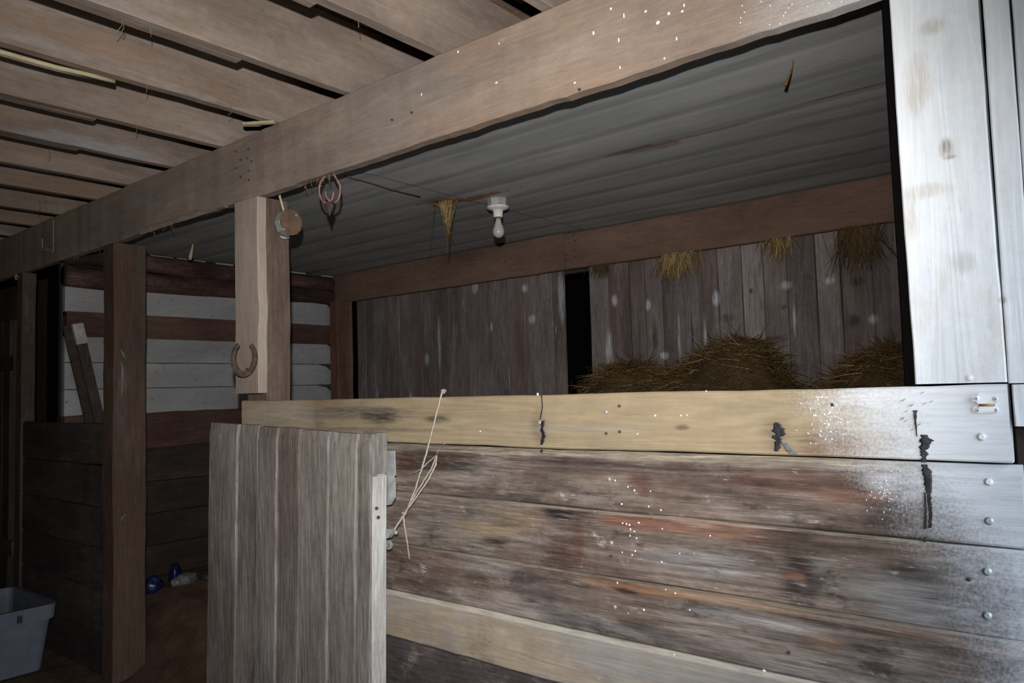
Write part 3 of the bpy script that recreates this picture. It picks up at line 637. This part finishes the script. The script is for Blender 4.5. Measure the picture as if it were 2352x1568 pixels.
board((XE - .105, YF + .037, .10), (XE, YF + .073, HZ + .002), 'Z', 20, .003, .007, M=DM).build('end_board', M_dooredge, door)
board((XE + .0006, YF + .004, HZ - .135), (XE + .010, YF + .070, HZ + .001), 'Z', 10, .002, .005, M=DM).build('end_cap', M_door, door)
board((XE + .0006, YF + .006, .10), (XE + .006, YF + .070, HZ - .142), 'Z', 24, .002, .002, M=DM).build('edge_strip', M_dooredge, door)
for (px, py) in ((866, 1167), (870, 1188)):
    c = at(px, py, 'X', XE + .007); MB().lathe((c.x - .003, c.y, c.z), (1, 0, 0), [(.0062, 0), (.005, .004)], 10).build('rust_nail', M_rust, door)
# hasp plate and slide bolt lugs at the back edge of the door
def prism(poly, Y0, Y1):
    return MB().sweep([[Vector((p.x, Y0, p.z)) for p in poly], [Vector((p.x, Y1, p.z)) for p in poly]])
YH = -.062
prism([at(px, py, 'Y', YH) for px, py in ((868, 1035), (905, 1035), (907, 1092), (868, 1092))], YH, YH + .006).build('hasp_plate', M_galv, door)
prism([at(px, py, 'Y', YH) for px, py in ((868, 1090), (906, 1090), (909, 1108), (909, 1142), (900, 1158), (884, 1161), (868, 1162))], YH - .006, YH).build('hasp_flap', M_galv, door)
prism([at(px, py, 'Y', YH) for px, py in ((868, 1213), (902, 1213), (907, 1216), (905, 1226), (898, 1234), (868, 1235))], YH - .016, YH + .004).build('bolt_housing', M_galv, door)
m = MB(); a = at(896, 1219, 'Y', YH - .004); m.tube([a, a + Vector((.028, 0, -.002))], .0055, 8); m.lathe(a + Vector((.024, 0, -.002)), (1, 0, 0), [(.004, 0), (.008, .002), (.008, .009), (.004, .012)], 10)
m.build('slide_bolt', M_galv, door)
c0 = at(893, 1251, 'Y', YH); m = MB(); ring = []
ro, ri = .0165, .0055
secs = [[c0 + Vector((r * math.cos(t), dy, r * math.sin(t))) for (r, dy) in ((ri, -.003), (ro, -.003), (ro, .003), (ri, .003))] for t in [2 * math.pi * i / 20 for i in range(20)]]
m.sweep(secs, closed=True); m.box((c0.x - .05, c0.y - .003, c0.z - .015), (c0.x - .008, c0.y + .003, c0.z + .014)); m.build('staple_lug', M_galv, door)

# baling twine
def tw(pts, Y=None, r=.0022, k=6):
    P = [at(p[0], p[1], 'Y', p[2]) for p in pts]; out = []
    for a, b in zip(P[:-1], P[1:]): out += [a.lerp(b, i / k) + Vector((rr.uniform(-1, 1), 0, rr.uniform(-1, 1))) * .0010 for i in range(k)]
    out.append(P[-1]); return out
m = MB()
m.tube(tw([(1016, 897, -.020), (1000, 960, -.024), (985, 1020, -.026), (974, 1060, -.03), (955, 1120, -.04), (932, 1178, -.05), (903, 1222, -.064)]), .0036, 5)
m.tube(tw([(903, 1220, -.070), (928, 1180, -.055), (960, 1125, -.03), (990, 1078, -.015), (1003, 1046, -.010)]), .0034, 5)
m.tube(tw([(1003, 1046, -.012), (1001, 1066, -.016), (985, 1100, -.03), (950, 1150, -.045), (926, 1182, -.056)]), .0034, 5)
m.tube(tw([(926, 1182, -.055), (931, 1220, -.045), (936, 1250, -.03), (940, 1284, -.01)]), [.0036] * 12 + [.0028] * 7, 5)
m.tube(tw([(1003, 1046, -.010), (985, 1060, -.012), (970, 1075, -.02), (950, 1086, -.015)]), .0026, 5)
m.tube(tw([(1003, 1042, -.010), (1012, 1028, -.008), (1022, 1018, -.016)]), .0012, 5)
for c, R_ in ((at(1019, 899, 'Y', -.022), .008), (at(1021, 898, 'Y', -.018), .005), (at(927, 1180, 'Y', -.056), .006)):
    for q in range(14):
        a0 = rr.uniform(0, 6); m.tube([c + Vector((R_ * math.cos(a0 + t), R_ * .5 * math.sin(a0 * 2 + t * 2), R_ * .8 * math.sin(a0 + t))) for t in [i * .8 for i in range(6)]], .0022, 5)
m.build('baling_twine', M_twine, label='pale frayed baling twine tied from the rail to the door bolt', cat='twine')

# ------------------------------------------------------------------ toggle clip on the rail
tc = empty('toggle_clip', at(2264, 930, 'Y', -.016), label='small white painted catch screwed to the end of the pale rail', cat='latch')
YC = -.0165
prism([at(px, py, 'Y', YC) for px, py in ((2235, 909), (2247, 908), (2250, 902), (2262, 902), (2266, 908), (2292, 909), (2294, 921), (2284, 924), (2284, 930), (2249, 931), (2247, 924), (2236, 921))], YC - .009, YC - .006).build('upper_plate', M_paintmetal, tc)
prism([at(px, py, 'Y', YC) for px, py in ((2236, 934), (2242, 931), (2290, 932), (2294, 940), (2290, 948), (2242, 949), (2236, 944))], YC - .003, YC).build('base_plate', M_paintmetal, tc)
a = at(2248, 930, 'Y', YC - .007); b = at(2285, 929, 'Y', YC - .007)
MB().tube([a, b], .0032, 8).build('pivot_pin', plain('brassy_pin', (150, 120, 70), (186, 160, 110), 60, .5, .5, .5), tc)
prism([at(px, py, 'Y', YC) for px, py in ((2250, 915), (2284, 915), (2284, 945), (2250, 945))], YC - .007, YC - .002).build('lever', M_paintmetal, tc)
for (px, py, d) in ((2243, 915, .010), (2287, 916, .010), (2246, 942, .0045), (2288, 941, .0045)):
    c = at(px, py, 'Y', YC - d); s_ = MB().lathe((c.x, c.y - .002, c.z), (0, 1, 0), [(.003, 0), (.0052, .0015), (.0055, .004)], 12).build('screw', M_paintmetal, tc)
    m = MB(); m.box((c.x - .003, c.y - .0024, c.z - .0005), (c.x + .003, c.y - .0016, c.z + .0005)); m.box((c.x - .0005, c.y - .0024, c.z - .003), (c.x + .0005, c.y - .0016, c.z + .003)); m.build('slot', M_tar, s_)

# ------------------------------------------------------------------ horseshoe
m = MB(); secs = []
for i in range(33):
    u = -1 + 2 * i / 32; t = math.pi * (1.5 + u * .80)
    x = .047 * math.cos(t); z = .070 * math.sin(t) + .012
    if abs(u) > .86: x *= 1 - (abs(u) - .86) * .3
    nx, nz = math.cos(t) / .050, math.sin(t) / .066; L = math.hypot(nx, nz); nx, nz = nx / L, nz / L
    w = .0125 - .004 * abs(u) ** 2
    secs.append([Vector((x - nx * w, -.004, z - nz * w)), Vector((x, -.0065, z)), Vector((x + nx * w, -.004, z + nz * w)), Vector((x + nx * w, .005, z + nz * w)), Vector((x - nx * w, .005, z - nz * w))])
m.sweep(secs)
cH = at(560, 828, 'Y', -.045)
m.xf(Matrix.Translation(cH) @ Matrix.Rotation(math.radians(38), 4, 'Z') @ Matrix.Rotation(math.radians(3), 4, 'Y'))
hs = m.build('horseshoe', M_rust, label='rusty iron horseshoe hung open end up on the pale face board', cat='horseshoe')
m = MB(); c = at(570, 848, 'Y', -.03); m.tube([Vector((c.x, .002, c.z)), Vector((c.x, -.040, c.z + .004))], .003, 6); m.build('nail', M_rust, hs)

# ------------------------------------------------------------------ junction box on the middle post
jb = empty('junction_box', (-2.926, .147, 2.30), label='round brown junction box with a cable, on the side of the post', cat='electrical box')
cJ = Vector((-2.924, .142, 2.30))
MB().lathe(cJ, (1, 0, 0), [(.050, 0), (.058, .004), (.058, .036), (.056, .038)], 8, False).build('box', M_galv, jb)
MB().lathe(cJ + Vector((.038, .004, .002)), (1, 0, 0), [(.058, 0), (.060, .002), (.059, .005), (.050, .006)], 14, False).build('cover', M_boxcover, jb)
for dy, dz in ((-.034, -.036), (.03, .036)):
    MB().lathe(cJ + Vector((.043, dy, dz)), (1, 0, 0), [(.006, 0), (.005, .004), (.002, .0045)], 10).build('screw', M_galv, jb)
a = at(640, 436, 'X', -2.90); b = at(652, 484, 'X', -2.90)
MB().tube([a + Vector((0, 0, .03)), a, a.lerp(b, .4) + Vector((0, -.003, 0)), b, b + Vector((-.005, 0, -.02))], .0055, 8).build('cable', M_cable, jb)
m = MB(); c = at(655, 546, 'X', -2.90); m.tube([c + Vector((-.01, -.02, .004)), c + Vector((.0, 0, -.002)), c + Vector((.0, .02, .004))], .006, 7); m.build('cable_clamp', M_galv, jb)

# ------------------------------------------------------------------ pink rusty hanger on the beam
YK = .022
def pl(l, Y=YK): return [at(p[0], p[1], 'Y', Y) for p in l]
hk = empty('rod_hanger', at(757, 485, 'Y', YK), label='pinkish rusty double-pronged rod hanger under the beam', cat='hook')
MB().tube(pl([(747, 396), (747, 404), (738, 415), (733, 428), (734, 446), (737, 456), (743, 464), (752, 466)]), .0042, 8).build('prong', M_pinkmetal, hk)
MB().tube(pl([(766, 392), (768, 403), (775, 414), (781, 426), (781, 445), (777, 458), (771, 464), (764, 466)]), .0042, 8).build('prong', M_pinkmetal, hk)
MB().tube(pl([(747, 437), (748, 447), (752, 456), (758, 462)], YK - .008), .004, 8).build('inner_prong', M_pinkmetal, hk)
MB().tube(pl([(766, 440), (765, 450), (763, 457), (759, 463)], YK - .008), .004, 8).build('inner_prong', M_pinkmetal, hk)
c = at(757, 470, 'Y', YK); MB().lathe(c + Vector((0, 0, .012)), (0, 0, -1), [(.010, 0), (.017, .006), (.018, .020), (.010, .032), (.005, .045), (.004, .056)], 10).build('clamp', M_rust, hk)

# ------------------------------------------------------------------ ceiling lamp holder with bulb
LX, LY = -2.456, 1.085
lf = empty('lamp_holder', (LX, LY, 2.34), label='white porcelain lamp holder with a bare bulb on the grey sheet ceiling', cat='light')
MB().lathe((LX, LY, 2.496), (0, 0, -1), [(.050, 0), (.052, .004), (.052, .036), (.046, .038)], 8, False).build('ceiling_box', M_galv, lf)
MB().lathe((LX, LY, 2.458), (0, 0, -1), [(.053, 0), (.057, .003), (.057, .009), (.050, .015), (.034, .020), (.026, .024), (.024, .055), (.022, .058)], 24).build('base', M_porc, lf)
MB().lathe((LX, LY, 2.4), (0, 0, -1), [(.0225, 0), (.0225, .006), (.019, .007)], 20).build('socket_ring', M_boxcover, lf)
nb = NT('frosted_bulb_glass'); nb.b.inputs['Transmission Weight'].default_value = .15
MB().lathe((LX, LY, 2.394), (0, 0, -1), [(.0135, 0), (.0145, .012), (.018, .026), (.0245, .042), (.0295, .058), (.0305, .068), (.0285, .080), (.022, .090), (.012, .097), (.001, .0995)], 24).build('bulb', nb.out(lin((176, 178, 176)), .12, .5), lf)
a = at(790, 403, 'Z', 2.49); b = at(965, 452, 'Z', 2.49)
MB().tube([a, a.lerp(b, .3) + Vector((.006, 0, -.001)), a.lerp(b, .6) + Vector((-.004, 0, -.002)), b], .0028, 6).build('thin_wire', plain('grey_cable', (70, 68, 66), (88, 86, 84), 30), label='thin grey wire stapled across the sheet ceiling from the beam', cat='wire')

# ------------------------------------------------------------------ hay
def strand(m, p, d, L, r, droop=0.0, curl=.3, rg=rr):
    pts = [p.copy()]; d = d.normalized()
    for i in range(3):
        d = (d + Vector((rg.uniform(-1, 1), rg.uniform(-1, 1), rg.uniform(-1, 1))) * curl * .5 + Vector((0, 0, -droop))).normalized()
        q = pts[-1] + d * (L / 3); q.y = min(q.y, 2.034); pts.append(q)
    m.tube(pts, [r, r, r * .8, r * .4], 3, smooth=False)
def Hp(x):
    g = lambda c, s, h: h * math.exp(-((x - c) / s) ** 2)
    return 1.30 + g(-2.22, .26, .30) + g(-1.60, .30, .34) + g(-1.46, .18, .12) + g(-.82, .30, .36) + g(-1.95, .3, .08) + .02 * mn.noise(Vector((x * 8, 0, 0)))
def Hh(x, y):
    h = Hp(x)
    if y < 1.80: h *= max(.05, 1 - ((1.80 - y) / .95) ** 1.5)
    if x < -2.40: h *= max(.0, 1 - ((-2.40 - x) / .45) ** 2)
    return h + .02 * mn.noise(Vector((x * 14, y * 14, 2)))
hay = hfield(-2.56, -.41, .95, 2.03, 70, 36, lambda x, y: max(.02, Hh(x, y)))
hay.cur = 1
for i in range(9000):
    x = rr.uniform(-2.5, -.35); y = rr.uniform(1.2, 2.02) if rr.random() < .4 else rr.uniform(1.65, 2.02)
    if Hh(x, y) < 1.0: continue
    hay.cur = 2 if rr.random() < .05 else 1
    strand(hay, Vector((x, y, Hh(x, y) + rr.uniform(-.01, .012))), Vector((rr.gauss(0, 1), rr.gauss(0, 1) - .3, rr.gauss(0, .35))), rr.uniform(.05, .16), rr.uniform(.0009, .0018), .05)
hay.build('hay_pile', [M_haycore, M_hay, M_hayl], origin=(-1.4, 1.6, 0), label='big brown pile of loose hay heaped against the back wall planks', cat='hay pile', kind='stuff')

def tuft(name, anchor, n, spread, L, down, label, mats=None, flat=None, r=(.0008, .0016), off=(0, 0, -1)):
    m = MB()
    for i in range(n):
        m.cur = 1 if rr.random() < .25 else 0
        p = Vector(anchor) + Vector((rr.gauss(0, 1) * spread[0], -abs(rr.gauss(0, 1)) * spread[1], rr.gauss(0, 1) * spread[2]))
        if flat is not None: p.z = min(p.z, flat)
        d = Vector(off) + Vector((rr.gauss(0, .35), rr.gauss(0, .3) - .1, rr.gauss(0, .2)))
        strand(m, p, d, L * rr.uniform(.35, 1.0), rr.uniform(*r), down, .35)
    return m.build(name, mats or [M_hay, M_hayl], label=label, cat='hay tuft', group='tufts of hay caught under beams')
m = MB()
for i in range(170):
    m.cur = 1 if rr.random() < .3 else 0
    u = abs(rr.gauss(0, 1)); p = Vector((-2.665 + rr.gauss(-.012, .03), .93 + rr.gauss(0, .012), 2.495)); L = max(.03, .20 - u * .075) * rr.uniform(.5, 1.15)
    q = Vector((-2.655 + rr.gauss(0, .006), .93 + rr.gauss(0, .005), 2.495 - L)); r = rr.uniform(.0008, .0015); w = Vector((rr.gauss(0, .006), rr.gauss(0, .004), 0))
    m.tube([p, p.lerp(q, .35) + w, p.lerp(q, .75) + w * .6, q + w], [r, r, r * .9, r * .5], 3, smooth=False)
for (dx, L) in ((-.012, .25), (-.018, .27), (.03, .19)):
    p = Vector((-2.655, .93, 2.36)); m.tube([p, p + Vector((dx * .5, 0, (2.495 - L - 2.36) * .5)), p + Vector((dx, 0, 2.495 - L - 2.36))], .0014, 4)
for i in range(60):
    m.cur = 0; a0 = rr.uniform(0, 6.3); p = Vector((-2.68 + rr.gauss(0, .05), .93 + rr.gauss(0, .02), 2.4945)); m.tube([p, p + Vector((math.cos(a0) * .03, math.sin(a0) * .015, -.003)), p + Vector((math.cos(a0) * .05, math.sin(a0) * .03, -.001))], .001, 3)
m.build('hay_tuft', [M_hay, M_hayl], origin=(-2.665, .93, 2.495), label='long wisp of golden hay hanging from the ceiling near the bulb', cat='hay tuft', group='tufts of hay caught under beams')
c = at(1560, 612, 'Y', YB - .06); tuft('hay_tuft', (c.x, YB - .075, 2.258), 300, (.055, .012, .010), .17, .15, 'thick golden clump of hay hanging under the back plate above the hay pile', [M_hay, M_hayl], 2.262)
c = at(1790, 562, 'Y', YB - .06); tuft('hay_tuft', (c.x, YB - .075, 2.258), 150, (.036, .012, .010), .13, .10, 'loose pale hay clump under the back plate beside the thick clump', [M_hay, M_hayl], 2.262)
c = at(1975, 540, 'Y', YB - .06); tuft('hay_tuft', (c.x, YB - .075, 2.25), 260, (.05, .015, .03), .24, .12, 'dark wide drift of hay hanging near the black timber', [M_haycore, M_hay], 2.262)
c = at(1385, 630, 'Y', YB - .06); tuft('hay_tuft', (c.x, YB - .075, 2.258), 90, (.04, .012, .006), .10, .10, 'thin hay wisps beside the dark gap in the planks', [M_haycore, M_hay], 2.262)
# single long roots and twigs hanging down
def twig(pts, Y, r, mat, label, ax='Y'):
    P = [at(p[0], p[1], ax, Y) for p in pts]
    return MB().tube(P, r, 5).build('twig', mat, label=label, cat='twig')
twig([(1000, 470), (995, 505), (988, 545), (985, 575)], .93, .0012, M_haycore, 'thin dark stem dangling beside the golden hay wisp')
a = at(1822, 140, 'Z', 2.49); b = at(1803, 197, 'Y', a.y - .01)
MB().tube([a + Vector((0, 0, .012)), a, a.lerp(b, .5) + Vector((.004, 0, 0)), b], [.002, .002, .003, .006], 6).build('twig', M_hay, label='short bent twig stuck in the grey ceiling near the white post', cat='twig')
a = at(446, 548, 'Y', .60); b = at(436, 597, 'Y', .58)
MB().tube([a + Vector((0, 0, .02)), a, a.lerp(b, .5), b.lerp(a, .15), b], [.002, .003, .008, .014, .008], 7).build('wood_splinter', M_cut, label='pale wood splinter hanging from the ceiling inside the doorway', cat='splinter')

# ------------------------------------------------------------------ cable and stick along the joists
P = [Vector((-2.81 - .012 * math.sin((y + .6) * 2.2), y, 2.688 - .012 * sst(y, -.66, -.9))) for y in [-2.6 + 1.95 * i / 20 for i in range(21)]]
MB().tube(P, .0085, 8).build('electric_cable', M_cable, label='cream cable running along the underside of a joist', cat='cable')
a = at(560, 284, 'Z', 2.684); b = at(622, 281, 'Z', 2.684)
board((a.x, a.y - .01, 2.675), (a.x + .14, a.y + .012, 2.689), 'X', 6, .002, .003, M=Matrix.Translation((a.x, a.y, 0)) @ Matrix.Rotation(math.radians(33), 4, 'Z') @ Matrix.Translation((-a.x, -a.y, 0))).build('wood_shim', M_cut,
    label='short pale shim sticking out where a joist meets the beam', cat='shim')

# galvanised strap on the beam
st = MB()
A = at(122, 505, 'Y', -.006); B = at(122, 576, 'Y', -.006); Cc = at(97, 571, 'Y', -.006); D = at(97, 548, 'Y', -.006)
for p, q in ((A, B), (B, Cc), (Cc, D)):
    v = (q - p).normalized(); w = Vector((-v.z, 0, v.x)) * .010
    st.sweep([[p + w, p - w, p - w + Vector((0, -.003, 0)), p + w + Vector((0, -.003, 0))], [q + w, q - w, q - w + Vector((0, -.003, 0)), q + w + Vector((0, -.003, 0))]])
st.build('metal_strap', M_galv, label='dull grey bent metal strap on the far part of the beam', cat='strap')

# ------------------------------------------------------------------ planks leaning inside the stall
def slant(a, b, w, t, name, mat, lab):
    a = Vector(a); b = Vector(b); d = (b - a); L = d.length; d.normalize()
    u = Vector((1, 0, 0)); u = (u - d * u.dot(d)).normalized(); v = d.cross(u)
    m = board((0, 0, 0), (t, w, L), 'Z', 10, .003, .003)
    m.v = [a + u * (p.x) + v * (p.y - w / 2) + d * p.z for p in m.v]
    return m.build(name, mat, label=lab, cat='plank', origin=a)
slant((-5.02, .37, .36), (-5.045, .02, 1.99), .055, .022, 'loose_plank', M_darkplankY, 'dark narrow plank leaning on the whitewashed boards, the one with a dark end')
slant((-4.965, .415, .36), (-5.0, .058, 2.0), .06, .022, 'loose_plank', wood('grey_tip_plank', (54, 46, 44), (74, 64, 60), (92, 82, 76), 'Z', ring=.1, fib=.3, blobs=()), 'dark narrow plank leaning on the whitewashed boards, pale at its tip')
tip = bpy.data.objects['loose_plank.001']
m = MB(); d = (Vector((-5.0, .058, 2.0)) - Vector((-4.965, .415, .36))).normalized()
u = (Vector((1, 0, 0)) - d * d.x).normalized(); v = d.cross(u); top = Vector((-5.0, .058, 2.0))
secs = [[top - d * L_ + u * a_ + v * b_ for a_, b_ in ((-.001, -.031), (.0235, -.031), (.0235, .031), (-.001, .031))] for L_ in (.125, -.001)]
m.sweep(secs).build('pale_tip', plain('pale_tip_wood', (150, 148, 146), (176, 172, 168), 20, .8), tip)

# ------------------------------------------------------------------ bags on the bedding
def bag(c, rx, ry, rz, seed, name, mat, label, rot=0):
    secs = []; n = 14
    for i in range(n + 1):
        ph = math.pi * i / n; ring = []
        for k in range(20):
            t = 2 * math.pi * k / 20
            q = Vector((math.sin(ph) * math.cos(t), math.sin(ph) * math.sin(t), math.cos(ph)))
            s_ = 1 + .32 * mn.noise(q * 2.3 + Vector((seed, 0, 0))) + .14 * mn.noise(q * 6 + Vector((0, seed, 0)))
            p = Vector((q.x * rx, q.y * ry, max(q.z, -.35) * rz)) * s_
            ring.append(p)
        secs.append(ring)
    m = MB().sweep(secs, smooth=True)
    zmin = min(v.z for v in m.v)
    m.xf(Matrix.Translation(Vector(c) - Vector((0, 0, zmin))) @ Matrix.Rotation(rot, 4, 'Z'))
    return m.build(name, mat, label=label, cat='bag', group='bags dropped on the stall bedding')
def onf(px, py, X): 
    p = at(px, py, 'X', X); return Vector((p.x, p.y, floorz(p.x, p.y) - .012))
bag(onf(352, 1338, -4.82), .045, .06, .07, 3, 'plastic_bag', M_blue, 'crumpled blue bag on the bedding against the door post')
bag(onf(424, 1338, -4.78), .045, .09, .05, 9, 'plastic_bag', M_bag, 'crumpled whitish bag lying on the bedding')
p = onf(402, 1320, -4.95); bag(p, .04, .04, .085, 15, 'plastic_bag', M_blue, 'small blue bag behind the whitish one')
bag(onf(474, 1336, -4.78), .04, .035, .035, 21, 'plastic_bag', plain('dark_bag', (40, 38, 40), (70, 66, 64), 14, .5), 'small dark scrap beside the whitish bag')

# ------------------------------------------------------------------ grey tote in the aisle
tt = empty('storage_tote', (-5.15, -.36, 0), label='open grey plastic tote on the dirt floor by the plank front', cat='tote')
def rrect(x0, x1, y0, y1, r, z, n=5):
    out = []
    for (cx, cy, a0) in ((x1 - r, y1 - r, 0), (x0 + r, y1 - r, 90), (x0 + r, y0 + r, 180), (x1 - r, y0 + r, 270)):
        for i in range(n + 1):
            t = math.radians(a0 + 90 * i / n); out.append(Vector((cx + r * math.cos(t), cy + r * math.sin(t), z)))
    return out
tx0, tx1, ty0, ty1 = -5.50, -4.87, -.60, -.115
def grow(g, z, r): return rrect(tx0 - g, tx1 + g, ty0 - g, ty1 + g, r, z)
MB().sweep([grow(-.03, .025, .03), grow(-.03, .012, .04), grow(.0, .265, .04), grow(.006, .30, .04), grow(.006, .37, .04), grow(.002, .37, .036), grow(-.004, .26, .036), grow(-.034, .03, .036)], cap=True).build('body', M_tote, tt)
MB().sweep([grow(.008, .300, .04), grow(.022, .298, .05), grow(.030, .372, .055), grow(.030, .380, .055), grow(.002, .380, .036), grow(.002, .372, .036)], closed=True).build('rim', M_tote, tt)
for y in (-.50, -.355, -.215):
    MB().box((tx1 - .002, y - .005, .03), (tx1 + .004, y + .005, .285)).xf(Matrix.Translation((tx1, 0, .285)) @ Matrix.Rotation(math.radians(-6.6), 4, 'Y').inverted() @ Matrix.Translation((-tx1, 0, -.285))).build('rib', M_tote, tt)
MB().box((tx1 + .022, -.295, .312), (tx1 + .031, -.270, .352)).build('handle_slot', plain('dark_slot', (36, 36, 40), (46, 46, 50), 10), tt)
